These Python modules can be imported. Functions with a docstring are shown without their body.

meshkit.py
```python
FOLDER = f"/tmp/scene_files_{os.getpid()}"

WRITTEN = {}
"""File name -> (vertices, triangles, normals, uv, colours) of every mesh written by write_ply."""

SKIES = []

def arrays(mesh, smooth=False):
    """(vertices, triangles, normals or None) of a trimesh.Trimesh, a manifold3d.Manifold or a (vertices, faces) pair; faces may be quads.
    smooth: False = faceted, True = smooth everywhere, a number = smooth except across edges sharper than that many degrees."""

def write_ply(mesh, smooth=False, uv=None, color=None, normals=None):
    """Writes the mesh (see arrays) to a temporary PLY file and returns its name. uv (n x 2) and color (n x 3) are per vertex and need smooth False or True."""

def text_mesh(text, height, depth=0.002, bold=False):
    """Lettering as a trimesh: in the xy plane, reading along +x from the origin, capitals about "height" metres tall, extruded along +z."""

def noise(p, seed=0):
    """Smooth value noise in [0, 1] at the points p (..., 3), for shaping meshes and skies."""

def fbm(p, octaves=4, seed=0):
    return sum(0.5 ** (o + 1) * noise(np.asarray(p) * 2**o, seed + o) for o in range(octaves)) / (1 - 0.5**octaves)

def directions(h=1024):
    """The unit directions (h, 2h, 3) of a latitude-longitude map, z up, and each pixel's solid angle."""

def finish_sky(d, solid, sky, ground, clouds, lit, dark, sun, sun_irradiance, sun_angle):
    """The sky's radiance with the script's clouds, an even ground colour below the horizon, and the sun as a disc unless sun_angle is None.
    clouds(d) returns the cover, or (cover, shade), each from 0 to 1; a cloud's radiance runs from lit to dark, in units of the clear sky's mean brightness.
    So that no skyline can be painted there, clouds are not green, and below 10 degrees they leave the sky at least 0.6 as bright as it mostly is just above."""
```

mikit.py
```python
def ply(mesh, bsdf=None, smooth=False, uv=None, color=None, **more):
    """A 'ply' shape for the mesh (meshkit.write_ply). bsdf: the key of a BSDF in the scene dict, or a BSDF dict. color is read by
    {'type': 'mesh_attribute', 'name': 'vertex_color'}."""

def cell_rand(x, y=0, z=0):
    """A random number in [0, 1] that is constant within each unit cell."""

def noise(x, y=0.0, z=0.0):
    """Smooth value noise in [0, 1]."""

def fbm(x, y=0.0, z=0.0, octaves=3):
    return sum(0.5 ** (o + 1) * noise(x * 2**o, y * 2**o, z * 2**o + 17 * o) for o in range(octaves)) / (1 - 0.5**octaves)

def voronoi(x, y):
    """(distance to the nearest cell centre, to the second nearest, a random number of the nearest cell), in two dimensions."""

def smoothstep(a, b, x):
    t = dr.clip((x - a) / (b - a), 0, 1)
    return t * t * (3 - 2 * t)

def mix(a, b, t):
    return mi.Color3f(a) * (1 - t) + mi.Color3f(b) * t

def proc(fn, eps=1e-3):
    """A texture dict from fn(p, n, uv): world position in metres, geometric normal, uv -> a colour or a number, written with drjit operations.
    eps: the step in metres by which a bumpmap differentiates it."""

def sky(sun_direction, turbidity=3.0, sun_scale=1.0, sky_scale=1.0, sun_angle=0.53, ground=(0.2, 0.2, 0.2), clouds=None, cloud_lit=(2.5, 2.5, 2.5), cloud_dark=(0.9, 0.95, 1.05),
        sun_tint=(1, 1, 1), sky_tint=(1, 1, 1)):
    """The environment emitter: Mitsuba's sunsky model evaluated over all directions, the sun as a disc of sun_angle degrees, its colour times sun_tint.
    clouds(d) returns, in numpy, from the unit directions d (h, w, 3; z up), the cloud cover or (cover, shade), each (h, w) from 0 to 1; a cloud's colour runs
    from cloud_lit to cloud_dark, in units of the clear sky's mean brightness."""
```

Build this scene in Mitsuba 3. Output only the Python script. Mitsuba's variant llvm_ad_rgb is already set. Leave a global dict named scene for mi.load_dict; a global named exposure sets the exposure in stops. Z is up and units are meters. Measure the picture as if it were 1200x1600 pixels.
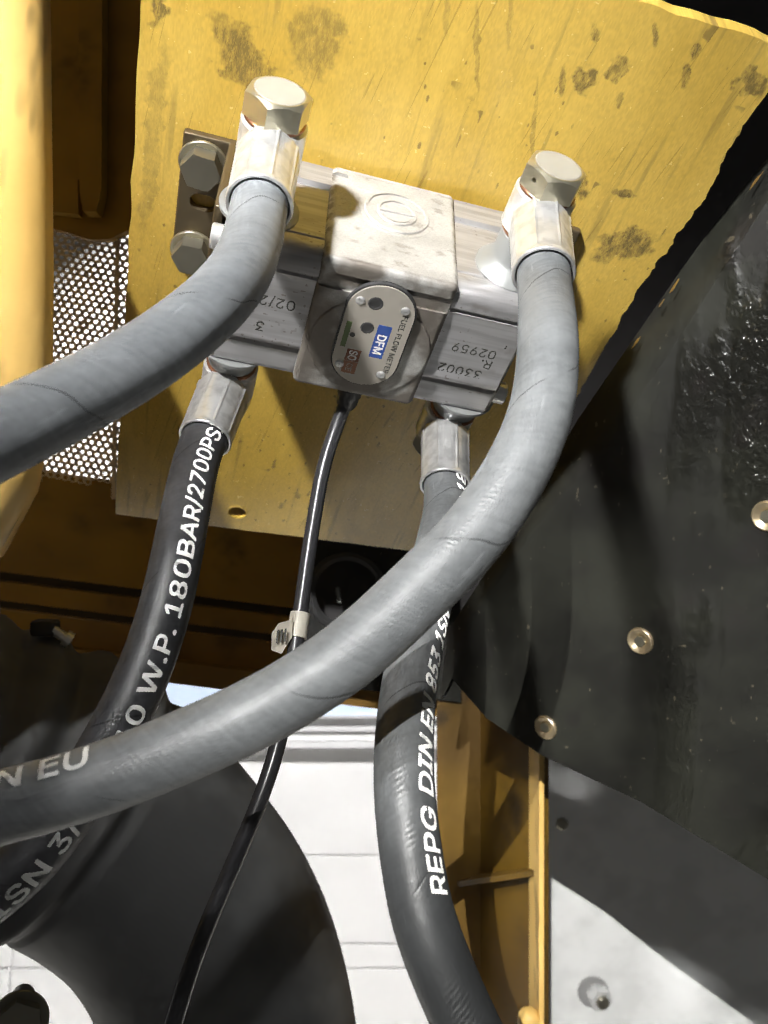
import math
import numpy as np
import trimesh
import manifold3d as m3
import drjit as dr
import mitsuba as mi
import mikit
import meshkit
from mikit import noise, fbm, smoothstep, mix, cell_rand
from shapely.geometry import Polygon, Point, LineString
from shapely import affinity

T4 = mi.ScalarTransform4f
rng = np.random.default_rng(7)
scene, labels = {}, {}

# ------------------------------------------------------------------ camera
# Working units are millimetres in the frame (x right, y down, z ahead) of a level photographer who holds the
# phone tipped 13 degrees upwards; W maps that frame to world metres with z up.
PITCH = math.radians(13.0)
C, S = math.cos(PITCH), math.sin(PITCH)
EYE = np.array([0.0, 0.0, 1.40])
ROT = np.array([[1, 0, 0], [0, S, C], [0, -C, S]], float)


def W(p):
    return EYE + (np.asarray(p, float) @ ROT.T) * 0.001


scene['camera'] = {
    'type': 'thinlens', 'fov': math.degrees(2 * math.atan(600 / 1400)), 'fov_axis': 'x',
    'to_world': T4().look_at(origin=EYE.tolist(), target=(EYE + ROT[:, 2]).tolist(), up=(-ROT[:, 1]).tolist()),
    'aperture_radius': 0.0007, 'focus_distance': 0.275, 'near_clip': 0.02, 'far_clip': 60.0}

# ------------------------------------------------------------------ light
exposure = 0.15
KEY, AMB, SPOT, FILL_L, WALL_L = 5.9, 0.042, 15.5, 0.9, 98.0
scene['surroundings'] = {'type': 'constant', 'radiance': {'type': 'rgb', 'value': [AMB, AMB * 1.0, AMB * 1.0]}}


def can(size, length, r_in, m):
    """Can-shaped lamp housing, open at z = length; returns it placed by m."""
    q = trimesh.creation.revolve(np.array([[0.0005, -.7 * size], [.8 * size, -.6 * size], [r_in + .004, 0], [r_in + .004, length], [r_in, length], [r_in, 0.002], [0.0005, -.02 * size]]), sections=40)
    q.apply_transform(m)
    return q


def aimed(centre, aim):
    z = (aim - centre) / np.linalg.norm(aim - centre)
    x = np.cross([0, 0.3, 1.0], z)
    x /= np.linalg.norm(x)
    m = np.eye(4)
    m[:3, 0], m[:3, 1], m[:3, 2], m[:3, 3] = x, np.cross(z, x), z, centre
    return m


def tube_lamp(key, label, centre, aim, power, r, length, cat):
    """A work light: a glowing disc at the bottom of a black tube, so its beam fades softly at the rim."""
    m = aimed(centre, aim)
    scene[key + '__housing'] = mikit.ply(can(r * 1.3, length, r * 1.15, m), 'dark_paint', 30)
    rad = power / (math.pi * r * r)
    scene[key + '__bulb'] = {'type': 'disk', 'to_world': T4(m) @ T4().translate([0, 0, .004]) @ T4().scale([r, r, 1]),
                             'emitter': {'type': 'area', 'radiance': {'type': 'rgb', 'value': [rad, rad * .99, rad * .975]}}}
    labels[key] = {'label': label, 'category': cat}


def spot_lamp(key, label, centre, aim, power, cutoff, beam, size, cat, group=None):
    m = aimed(centre, aim)
    scene[key + '__housing'] = mikit.ply(can(size, size * .0 + .001, size, m), 'dark_paint', 30)
    scene[key + '__bulb'] = {'type': 'spot', 'to_world': T4(m) @ T4().translate([0, 0, .004]),
                             'intensity': {'type': 'rgb', 'value': [power, power * .985, power * .95]}, 'cutoff_angle': cutoff, 'beam_width': beam}
    labels[key] = {'label': label, 'category': cat}
    if group:
        labels[key]['group'] = group


# a hand-held work light at the photographer's left shoulder, a stand lamp further back, two added fill lights over the floor
tube_lamp('work_light', 'small round work light held beside and above the photographer', W([-220, -360, -330]), W([-2, -135, 270]), KEY, .024, .120, 'work light')
spot_lamp('stand_lamp', 'narrow lamp on a stand well behind the photographer', W([-233, -720, -1200]), W([212, 452, 900]), SPOT, 4.6, 3.2, .06, 'stand lamp')
for i, (x, y) in enumerate([(-1.3, -1.5), (1.3, -1.5)]):  # added unseen, to bounce fill light off the floor
    spot_lamp('added_fill_light' + (f'_{i:03d}' if i else ''), ['added fill light over the floor on the left behind the photographer', 'added fill light over the floor on the right behind the photographer'][i],
              np.array([x, y, 2.3]), np.array([x, y, 0.0]), FILL_L, 52, 40, .12, 'added_fill_light', 'added fill lights over the workshop floor')
spot_lamp('added_wall_lamp', 'added unseen lamp that brightens the white wall and the floor behind the machine', np.array([-0.2, 2.0, 4.6]), np.array([-0.2, 3.1, .9]), WALL_L, 36, 29, .15, 'added lamp')  # added unseen, to brighten the wall and bounce light onto the plate

# ------------------------------------------------------------------ frames and mesh helpers
MR = np.array([[0.96591, -0.25817, 0.01902], [0.17481, 0.59628, -0.78351], [0.19094, 0.76013, 0.62109]])
MT = np.array([-17.905, -76.496, 270.177])
# meter frame: u along the meter (right), v down its front face, d from the front face back to the yellow plate


def M(u, v, d):
    return MR @ np.array([u, v, d], float) + MT


def at(px, py, depth):
    """The point 'depth' millimetres ahead on the sight line through photograph pixel (px, py)."""
    return np.array([(px - 600) / 1400 * depth, (py - 800) / 1400 * depth, depth])


def tm(mesh):
    if hasattr(mesh, 'to_mesh'):
        q = mesh.to_mesh()
        return trimesh.Trimesh(np.array(q.vert_properties[:, :3]), np.array(q.tri_verts), process=False)
    return mesh


def put(key, mesh, mat, frame=None, smooth=32, uv=None, **lab):
    """Adds a mesh given in mm: frame None = camera frame, 'M' = meter frame, or a 4x4 into the camera frame."""
    mesh = tm(mesh).copy()
    if len(mesh.faces) == 0:
        raise ValueError('empty ' + key)
    if isinstance(frame, str):
        mesh.vertices = mesh.vertices @ MR.T + MT
    elif frame is not None:
        mesh.apply_transform(frame)
    mesh.vertices = W(mesh.vertices)
    k, n = key, 0
    while k in scene:
        n += 1
        k = f'{key}_{n:03d}'
    scene[k] = mikit.ply(mesh, mat, smooth, uv=uv)
    if lab:
        labels[k] = lab
    return k


def thing(key, label, category, group=None):
    labels[key] = {'label': label, 'category': category}
    if group:
        labels[key]['group'] = group
    return key


def rbox(lo, hi, r=1.0, n=10):
    lo, hi = np.array(lo, float), np.array(hi, float)
    r = min(r, (hi - lo).min() / 2 - 1e-3)
    s = m3.Manifold.sphere(r, n)
    return m3.Manifold.batch_hull([s.translate([lo[0] + r if a else hi[0] - r, lo[1] + r if b else hi[1] - r, lo[2] + r if c else hi[2] - r])
                                   for a in (0, 1) for b in (0, 1) for c in (0, 1)])


def frame(o, z, x=(1, 0, 0)):
    z = np.array(z, float) / np.linalg.norm(z)
    x = np.array(x, float)
    x = x - z * (x @ z)
    x /= np.linalg.norm(x)
    m = np.eye(4)
    m[:3, 0], m[:3, 1], m[:3, 2], m[:3, 3] = x, np.cross(z, x), z, o
    return m


def MF(o, z, x=(1, 0, 0)):
    """A local frame given in meter coordinates, as a 4x4 into the camera frame."""
    g = np.eye(4)
    g[:3, :3], g[:3, 3] = MR, MT
    return g @ frame(o, z, x)


def lathe(prof, n=48, mod=None, loop=False):
    """prof: (r, z) rows; closed at both ends on the axis, or loop = a ring. mod(theta, z) scales r."""
    prof = np.array(prof, float)
    if loop:
        prof = np.vstack([prof, prof[:1]])
    th = np.arange(n) * 2 * np.pi / n
    v, f = [], []
    for r, z in prof:
        k = np.ones(n) if mod is None else mod(th, z)
        v.append(np.stack([r * k * np.cos(th), r * k * np.sin(th), np.full(n, z)], 1))
    v = np.vstack(v)
    i = np.arange(n)
    j = (i + 1) % n
    for a in range(len(prof) - 1):
        b0, b1 = a * n, (a + 1) * n
        f += [np.stack([b0 + i, b0 + j, b1 + j], 1), np.stack([b0 + i, b1 + j, b1 + i], 1)]
    if loop:
        m = trimesh.Trimesh(v, np.vstack(f), process=False)
        m.merge_vertices()
        if m.volume < 0:
            m.invert()
        return m
    c0, c1 = len(v), len(v) + 1
    v = np.vstack([v, [[0, 0, prof[0, 1]], [0, 0, prof[-1, 1]]]])
    e = (len(prof) - 1) * n
    f += [np.stack([j, i, i * 0 + c0], 1), np.stack([e + i, e + j, i * 0 + c1], 1)]
    m = trimesh.Trimesh(v, np.vstack(f), process=False)
    if m.volume < 0:
        m.invert()
    return m


def hexhead(af, h, cham=1.0, bottom_cham=0.0, dome=0.0):
    """Hexagon head on +z from 0 to h, across flats af, corners cut by a cone as on real bolts."""
    R = af / math.sqrt(3)
    a = np.arange(6) * np.pi / 3
    if cham < 0:      # a turned 30 degree chamfer that bites the flats, as on large machined heads
        r0 = af / 2 * .92
        k = 0.62
        top = lathe([(R + 3, -1), (R + 3, h - (R + 3 - r0) * k), (r0, h), (0.01, h)], 72)
        return m3.CrossSection([np.stack([R * np.cos(a), R * np.sin(a)], 1)]).extrude(h) ^ man(top)
    prism = m3.CrossSection([np.stack([R * np.cos(a), R * np.sin(a)], 1)]).extrude(h)
    top = lathe([(R + 3, -1), (R + 3, h - cham * 0.62), (af / 2 * 0.93, h), (0.01, h + dome)], 64)
    q = m3.Manifold(m3.Mesh(top.vertices.astype(np.float32), top.faces.astype(np.uint32)))
    return prism ^ q


def ring(r0, r1, h, z=0.0, n=48, b=0.3):
    return lathe([(r0, z), (r1 - b, z), (r1, z + b), (r1, z + h - b), (r1 - b, z + h), (r0, z + h)], n, loop=True)


def spline(pts, step=1.0):
    from scipy.interpolate import CubicSpline
    p = np.array(pts, float)
    t = np.concatenate([[0], np.cumsum(np.sqrt(np.linalg.norm(np.diff(p, axis=0), axis=1)))])
    c = CubicSpline(t, p)
    q = c(np.linspace(0, t[-1], 3000))
    s = np.concatenate([[0], np.cumsum(np.linalg.norm(np.diff(q, axis=0), axis=1))])
    n = max(int(s[-1] / step), 8)
    ss = np.linspace(0, s[-1], n)
    return np.stack([np.interp(ss, s, q[:, k]) for k in range(3)], 1), ss


class Pipe:
    def __init__(self, pts, step=1.2, ref=(0, 0, -1)):
        self.p, self.s = spline(pts, step)
        self.t = np.gradient(self.p, axis=0)
        self.t /= np.linalg.norm(self.t, axis=1, keepdims=True)
        n = np.array(ref, float) - self.t * (self.t @ np.array(ref, float))[:, None]
        self.n = n / np.linalg.norm(n, axis=1, keepdims=True)
        self.b = np.cross(self.n, self.t)

    def at(self, s):
        return [np.stack([np.interp(s, self.s, q[:, k]) for k in range(3)], -1) for q in (self.p, self.n, self.b)]

    def nearest(self, px, py):
        x = 600 + 1400 * self.p[:, 0] / self.p[:, 2]
        y = 800 + 1400 * self.p[:, 1] / self.p[:, 2]
        return self.s[np.argmin((x - px) ** 2 + (y - py) ** 2)]

    def mesh(self, r, n=40):
        """Swept tube; self.uv = (millimetres along, angle), its seam on the side away from the photographer."""
        r = np.broadcast_to(r, len(self.s))
        th = -np.pi + np.arange(n + 1) * 2 * np.pi / n
        v = self.p[:, None] + r[:, None, None] * (np.cos(th)[None, :, None] * self.n[:, None] + np.sin(th)[None, :, None] * self.b[:, None])
        k, w_ = len(self.s), n + 1
        uv = np.stack(np.broadcast_arrays(self.s[:, None], th[None]), -1).reshape(-1, 2)
        v = v.reshape(-1, 3)
        i = np.arange(n)
        f = []
        for a in range(k - 1):
            f += [np.stack([a * w_ + i, (a + 1) * w_ + i, (a + 1) * w_ + i + 1], 1), np.stack([a * w_ + i, (a + 1) * w_ + i + 1, a * w_ + i + 1], 1)]
        f = np.vstack(f)
        m = trimesh.Trimesh(v, f, process=False)
        c = v[f[:, 0]] - np.repeat(self.p[:-1], 2 * n, axis=0)
        if (np.einsum('ij,ij->i', np.cross(v[f[:, 1]] - v[f[:, 0]], v[f[:, 2]] - v[f[:, 0]]), c)).sum() < 0:
            m.invert()
        self.uv = uv
        return m

    def text(self, words, s_start, height, r, theta, squeeze=1.0, shear=0.0, bold=True, lift=0.12):
        """Print that reads against the path direction (from far to near the fitting), its foot at angle theta."""
        m = meshkit.text_mesh(words, height, depth=lift, bold=bold)
        v, f = trimesh.remesh.subdivide_to_size(m.vertices, m.faces, 0.9, max_iter=8)
        x = (v[:, 0] + shear * v[:, 1]) * squeeze
        s = s_start - x
        p, n, b = self.at(s)
        # reading direction is -t, so letters' up = n x (-t) = -b
        th = theta - (v[:, 1] - height / 2) / r
        rad = r + 0.04 + v[:, 2]
        q = p + rad[:, None] * (np.cos(th)[:, None] * n + np.sin(th)[:, None] * b)
        m = trimesh.Trimesh(q, f, process=False)
        return m


def text_on(words, height, centre, rx, up, out, depth=0.12, bold=False, squeeze=1.0):
    """Flat lettering centred at 'centre' in meter coordinates."""
    m = meshkit.text_mesh(words, height, depth=depth, bold=bold)
    c = m.bounds.mean(0)
    m.vertices = (m.vertices - [c[0], c[1], 0]) * [squeeze, 1, 1]
    g = np.stack([rx, up, out], 1).astype(float)
    m.vertices = m.vertices @ g.T + np.array(centre, float)
    if np.linalg.det(g) < 0:
        m.invert()
    return m


def extrude(poly, h):
    return trimesh.creation.extrude_polygon(poly, h, engine='earcut')


def man(mesh):
    if hasattr(mesh, 'to_mesh'):
        return mesh
    mesh = mesh.copy()
    mesh.merge_vertices()
    return m3.Manifold(m3.Mesh(mesh.vertices.astype(np.float32), mesh.faces.astype(np.uint32)))


def slab(pts, thick, r=0.0):
    """A flat plate from 3-D corner points that lie (nearly) in a plane, thickened away from the camera."""
    p = np.array(pts, float)
    c = p.mean(0)
    _, _, vt = np.linalg.svd(p - c)
    n = vt[2]
    if n[2] < 0:
        n = -n
    x = vt[0]
    y = np.cross(n, x)
    q = np.stack([(p - c) @ x, (p - c) @ y], 1)
    poly = Polygon(q)
    if not poly.is_valid:
        poly = poly.buffer(0)
    m = extrude(poly, thick)
    m.apply_transform(frame(c, n, x))
    return m


# ------------------------------------------------------------------ materials
def rgb(*c):
    return {'type': 'rgb', 'value': list(c)}


def pr(base, rough, metallic=0.0, spec=0.5, **k):
    return {'type': 'twosided', 'bsdf': {'type': 'principled', 'base_color': base, 'roughness': rough, 'metallic': metallic, 'specular': spec, **k}}


def bump(b, fn, scale, eps=3e-4):
    inner = b['bsdf']
    return {'type': 'twosided', 'bsdf': {'type': 'bumpmap', 'bsdf': inner, 'scale': scale, 'arbitrary': mikit.proc(fn, eps)}}


def Mcoord(p):
    """World point -> meter frame in mm (drjit)."""
    x, y, z = p.x * 1000, (p.y - EYE[1]) * 1000, (p.z - EYE[2]) * 1000
    c = [x, S * y - C * z, C * y + S * z]
    c = [c[0] - MT[0], c[1] - MT[1], c[2] - MT[2]]
    return [sum(float(MR[i, k]) * c[i] for i in range(3)) for k in range(3)]


STAINS = [  # u, v, half length, half width, angle (deg, along v = 90), strength
    (-35, -26, 15, 7, 50, .75), (-14, -38, 9, 12, 90, .55), (-52, -58, 2.0, 4, 90, .9), (-61, -35, 3, 6, 90, .8), (-60, 10, 3, 40, 92, .35),
    (78, -54, 3, 4.5, 80, .75), (70, -48, 3.2, 4.5, 70, .8), (63, -46, 1.2, 5, 75, .7), (99, -58, 1.3, 4, 70, .8), (66, -62, 1.2, 3, 60, .8), (84, -66, 1.1, 4, 65, .7), (98, -66, 1.5, 3, 70, .8),
    (99, -16, 5, 1.6, -8, .9), (109, 3, 11, 7, -30, .9), (84, -14, 3, 5, 80, .85), (98, 37, 2.2, 2.2, 0, .95), (105, 78, 3, 2.2, 0, .9), (83, -45, 1.2, 3, 70, .6),
    (120, -62, 7, 4, 20, .8), (128, -45, 3, 12, 95, .5), (20, -60, 1.0, 12, 70, .35), (34, -48, .9, 15, 70, .45), (40, -60, .8, 10, 72, .35), (60, -30, .8, 16, 72, .4)]
STAINS = [np.array([x[0], x[1], max(x[2], x[3]), min(x[2], x[3]), x[4], x[5]], float) for x in STAINS]


def plate_colour(p, n, uv):
    u, v, d = Mcoord(p)
    base = mix((0.55, 0.375, 0.078), (0.47, 0.31, 0.054), smoothstep(.3, .75, fbm(u * .03, v * .02, 3.0, 5)))
    base = base * (.92 + .16 * noise(u * 2.3, v * .8, 4.))
    base = mix(base, (0.62, 0.43, 0.09), smoothstep(.62, .78, fbm(u * .12 + 40, v * .03, 1.0, 3)) * .35)
    wob_u = (noise(u * .35, v * .35, 5.) - .5) * 5 + (noise(u * 1.3, v * 1.3, 2.) - .5) * 2.0
    wob_v = (noise(u * .35, v * .35, 9.) - .5) * 5 + (noise(u * 1.3, v * 1.3, 7.) - .5) * 2.0
    grit = fbm(u * .9, v * .35, 3., 4) * 1.2 + (noise(u * 4.5, v * 1.6, 2.) - .5) * .5
    dirt = mi.Float(0)
    for (su, sv, a, b, ang, k) in STAINS:
        ca, sa = math.cos(math.radians(ang)), math.sin(math.radians(ang))
        w = min(1.0, min(a, b) / 5.0)
        x, y = u + wob_u * w - su, v + wob_v * w - sv
        e = dr.sqrt(dr.square((x * ca + y * sa) / a) + dr.square((y * ca - x * sa) / b))
        dirt = dr.maximum(dirt, smoothstep(1.15, .7, e) * k * dr.clip(grit + .12, 0, 1))
    specks = smoothstep(.88, .95, noise(u * .5, v * .3, 12.)) * smoothstep(.5, .62, fbm(u * .05, v * .05, 31., 2)) * .6
    runs = smoothstep(.66, .84, fbm(u * .35, v * .02, 4., 3)) * .3
    dirt = dr.maximum(dr.maximum(dirt, specks), runs)
    chips = smoothstep(.80, .83, fbm(u * .55 + 11, v * .5, 21., 4)) * .8
    base = mix(base, (0.66, 0.50, 0.17), chips)
    scr = smoothstep(.90, .94, noise(u * 1.6 + v * .25, v * .035, 15.)) * .45
    base = mix(base, (0.26, 0.16, 0.03), scr)
    return mix(base, (0.10, 0.072, 0.032), dirt)


def plate_bump(p, n, uv):
    u, v, d = Mcoord(p)
    return fbm(u * .05, v * .03, 2., 2) * .55 + noise(u * .9, v * .16, 5.) * .07 + smoothstep(.86, .92, noise(u * .35 + 9, v * .22, 4.)) * .10 + noise(u * 3.0, v * 2.0, 6.) * .035


def shaded_yellow(p, n, uv):  # yellow paint browned: its shade is put into the colour, with dirt
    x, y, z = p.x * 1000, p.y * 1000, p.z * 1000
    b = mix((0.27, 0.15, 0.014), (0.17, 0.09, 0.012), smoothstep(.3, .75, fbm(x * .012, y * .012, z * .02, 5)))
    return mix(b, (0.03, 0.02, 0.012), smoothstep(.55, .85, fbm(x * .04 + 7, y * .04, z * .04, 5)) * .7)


def channel_shade(p, n, uv):  # darkened further to carry the shade inside the channel
    return shaded_yellow(p, n, uv) * .48


def lit_arm_paint(p, n, uv):  # pale yellow: the strong light on it is put into the colour
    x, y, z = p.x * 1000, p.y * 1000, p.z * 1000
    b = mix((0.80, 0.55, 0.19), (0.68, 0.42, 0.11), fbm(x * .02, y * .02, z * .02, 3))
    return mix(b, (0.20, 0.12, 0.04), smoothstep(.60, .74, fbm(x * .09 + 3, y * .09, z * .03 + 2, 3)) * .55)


def cast_colour(p, n, uv):
    u, v, d = Mcoord(p)
    b = mix((0.43, 0.425, 0.405), (0.35, 0.345, 0.325), smoothstep(.3, .75, fbm(u * .10, v * .10, d * .10, 5)))
    b = b * (.88 + .24 * noise(u * 2.6, v * 2.6, d * 2.6))
    g = smoothstep(.56, .80, fbm(u * .22 + 5, v * .3, d * .3, 5)) * .5
    edge = dr.maximum(smoothstep(2.5, .2, u), smoothstep(40.0, 42.2, u)) * smoothstep(.35, .65, fbm(u * .3, v * .3, d * .3, 3))
    face = smoothstep(1.5, .2, d) * smoothstep(.22, .55, fbm(u * .09, v * .09, 3., 4)) * .85      # down-facing front darkened: shade put into its colour, with grime
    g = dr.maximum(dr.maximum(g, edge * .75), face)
    return mix(b, (0.115, 0.095, 0.075), g)


def cast_bump(p, n, uv):
    u, v, d = Mcoord(p)
    return fbm(u * .5, v * .5, d * .5, 3) * .8 + noise(u * 2.2, v * 2.2, d * 2.2) * .5


def block_colour(p, n, uv):
    u, v, d = Mcoord(p)
    b = mix((0.42, 0.415, 0.42), (0.33, 0.325, 0.325), smoothstep(.3, .7, fbm(u * .03, v * .5, d * .5, 3)))
    sp = smoothstep(.80, .86, noise(u * .9, v * .9, d * .9)) * smoothstep(.45, .6, fbm(u * .1, v * .1, d * .1, 2))
    return mix(b, (0.16, 0.13, 0.11), sp * .6 + smoothstep(.64, .8, fbm(u * .14 + 9, v * .2, d * .25, 3)) * .35)


def zinc_colour(p, n, uv):
    x, y, z = p.x * 1000, p.y * 1000, p.z * 1000
    return mix((0.78, 0.78, 0.77), (0.60, 0.60, 0.59), smoothstep(.35, .75, fbm(x * .3, y * .3, z * .3, 3)))


def zinc_bump(p, n, uv):
    x, y, z = p.x * 1000, p.y * 1000, p.z * 1000
    return fbm(x * .9, y * .9, z * .9, 2)


def wrap_line(uv):
    """Seams of the wrapping cloth that was round the hose while it was cured: a slow helix."""
    q = uv.x + uv.y * 6.5 + (noise(uv.x * .06, uv.y * 1.2, 3.) - .5) * 7
    t = dr.abs(q / 47.0 - dr.floor(q / 47.0) - .5) * 47.0
    return smoothstep(.42, .10, t) * smoothstep(.36, .52, fbm(uv.x * .035 + 5, uv.y * .9, 9., 2))


def hose_colour(lo, hi, shade_from=None):
    def fn(p, n, uv):
        x, y, z = p.x * 1000, p.y * 1000, p.z * 1000
        t = fbm(x * .06, y * .06, z * .06, 4)
        b = mix(lo, hi, smoothstep(.3, .7, t) * .6 + noise(x * 1.4, y * 1.4, z * 1.4) * .2 + fbm(uv.x * .35, uv.y * 5., 2., 3) * .3)
        b = b * (.92 + .16 * noise((uv.x + uv.y * 3.2) * 1.1, uv.y * 2.0, 6.))
        if shade_from:  # lower stretch blackened: the missing light is put into the colour
            b = mix(b, mi.Color3f(lo) * .38, smoothstep(shade_from - 35, shade_from + 25, uv.x + 14 * noise(uv.x * .05, uv.y * 1.3, 4.)))
        scuff = smoothstep(.70, .80, fbm(uv.x * .05 + 3, uv.y * 3.0, 5., 4))
        b = mix(b, mi.Color3f(hi) * 1.3, scuff * .6)
        return mix(b, mi.Color3f(lo) * .45, wrap_line(uv) * .8)
    return fn


def hose_bump(p, n, uv):
    x, y, z = p.x * 1000, p.y * 1000, p.z * 1000
    weave = dr.sin((uv.x + uv.y * 3.2) * 4.6) * .42 * smoothstep(.35, .6, fbm(uv.x * .03, uv.y * .8, 2., 2))
    return weave + noise(x * 2.4, y * 2.4, z * 2.4) * .4 + fbm(x * .35, y * .35, z * .35, 2) * .9 - wrap_line(uv) * .9


def print_white(p, n, uv):
    x, y, z = p.x * 1000, p.y * 1000, p.z * 1000
    worn = smoothstep(.62, .78, fbm(x * .5, y * .5, z * .5, 3))
    return mix((.84, .84, .82), (.25, .25, .25), worn * .75)


def black_panel_colour(p, n, uv):
    x, y, z = p.x * 1000, p.y * 1000, p.z * 1000
    b = mix((0.016, 0.0165, 0.0128), (0.009, 0.009, 0.0075), smoothstep(.35, .65, fbm(x * .035, y * .03, z * .035, 4)))
    b = mix(b, (0.012, 0.011, 0.010), smoothstep(.6, .74, fbm(x * .06 + 5, y * .05, z * .05, 3)) * .8)
    return mix(b, (0.15, 0.13, 0.09), smoothstep(.74, .86, fbm(x * .5, y * .2, z * .25, 3)) * .4)


def tar(x, y, z):
    """Where splashed tar has dried on the cover, in runs down its right side."""
    run = smoothstep(.50, .62, fbm(x * .075 + 2, z * .016, y * .016, 3))
    return smoothstep(92, 125, x) * run


def black_panel_bump(p, n, uv):
    x, y, z = p.x * 1000, p.y * 1000, p.z * 1000
    return tar(x, y, z) * (fbm(x * .55, y * .28, z * .28, 3) * 1.7 + noise(x * 1.6, y * .9, z * .9) * .35) + fbm(x * .6, y * .4, z * .4, 3) * .10


def black_panel_rough(p, n, uv):
    return .52 - tar(p.x * 1000, p.y * 1000, p.z * 1000) * .30


def grey_panel_colour(p, n, uv):
    x, y, z = p.x * 1000, p.y * 1000, p.z * 1000
    return mix((0.84, 0.85, 0.84), (0.74, 0.75, 0.74), smoothstep(.4, .7, fbm(x * .03, y * .03, z * .03, 4)))


def wall_colour(p, n, uv):
    return mix((0.84, 0.84, 0.85), (0.76, 0.76, 0.77), smoothstep(.4, .7, fbm(p.x * 2, p.y * 2, p.z * 3, 3)))


def duct_colour(p, n, uv):
    x, y, z = p.x * 1000, p.y * 1000, p.z * 1000
    return mix((0.07, 0.072, 0.072), (0.14, 0.146, 0.146), smoothstep(.35, .75, fbm(x * .02, y * .02, z * .02, 5)))


P = mikit.proc
SHADE_FROM = 168.0
scene['yellow_plate_paint'] = bump(pr(P(plate_colour), 0.25, 0.0, 0.6), plate_bump, 0.0005)
scene['yellow_shade_paint'] = pr(P(shaded_yellow), 0.5)
scene['yellow_lit_paint'] = pr(P(lit_arm_paint), 0.42)
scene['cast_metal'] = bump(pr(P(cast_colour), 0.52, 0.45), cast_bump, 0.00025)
scene['block_metal'] = bump(pr(P(block_colour), 0.36, 0.6), cast_bump, 0.00006)
scene['zinc'] = bump(pr(P(zinc_colour), 0.30, 0.74), zinc_bump, 0.00010)
scene['chrome'] = bump(pr(P(zinc_colour), 0.22, 0.8), zinc_bump, 0.00010)
scene['bolt_face'] = pr(rgb(.47, .46, .41), 0.42, 0.6)
scene['nut_metal'] = pr(rgb(.80, .80, .80), 0.25, 0.4)
scene['washer_grey'] = pr(rgb(.36, .36, .36), 0.35, 0.3)
scene['channel_shade_paint'] = pr(P(channel_shade), 0.5)
scene['dull_zinc'] = pr(rgb(.29, .30, .295), 0.45, 0.6)
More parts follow.
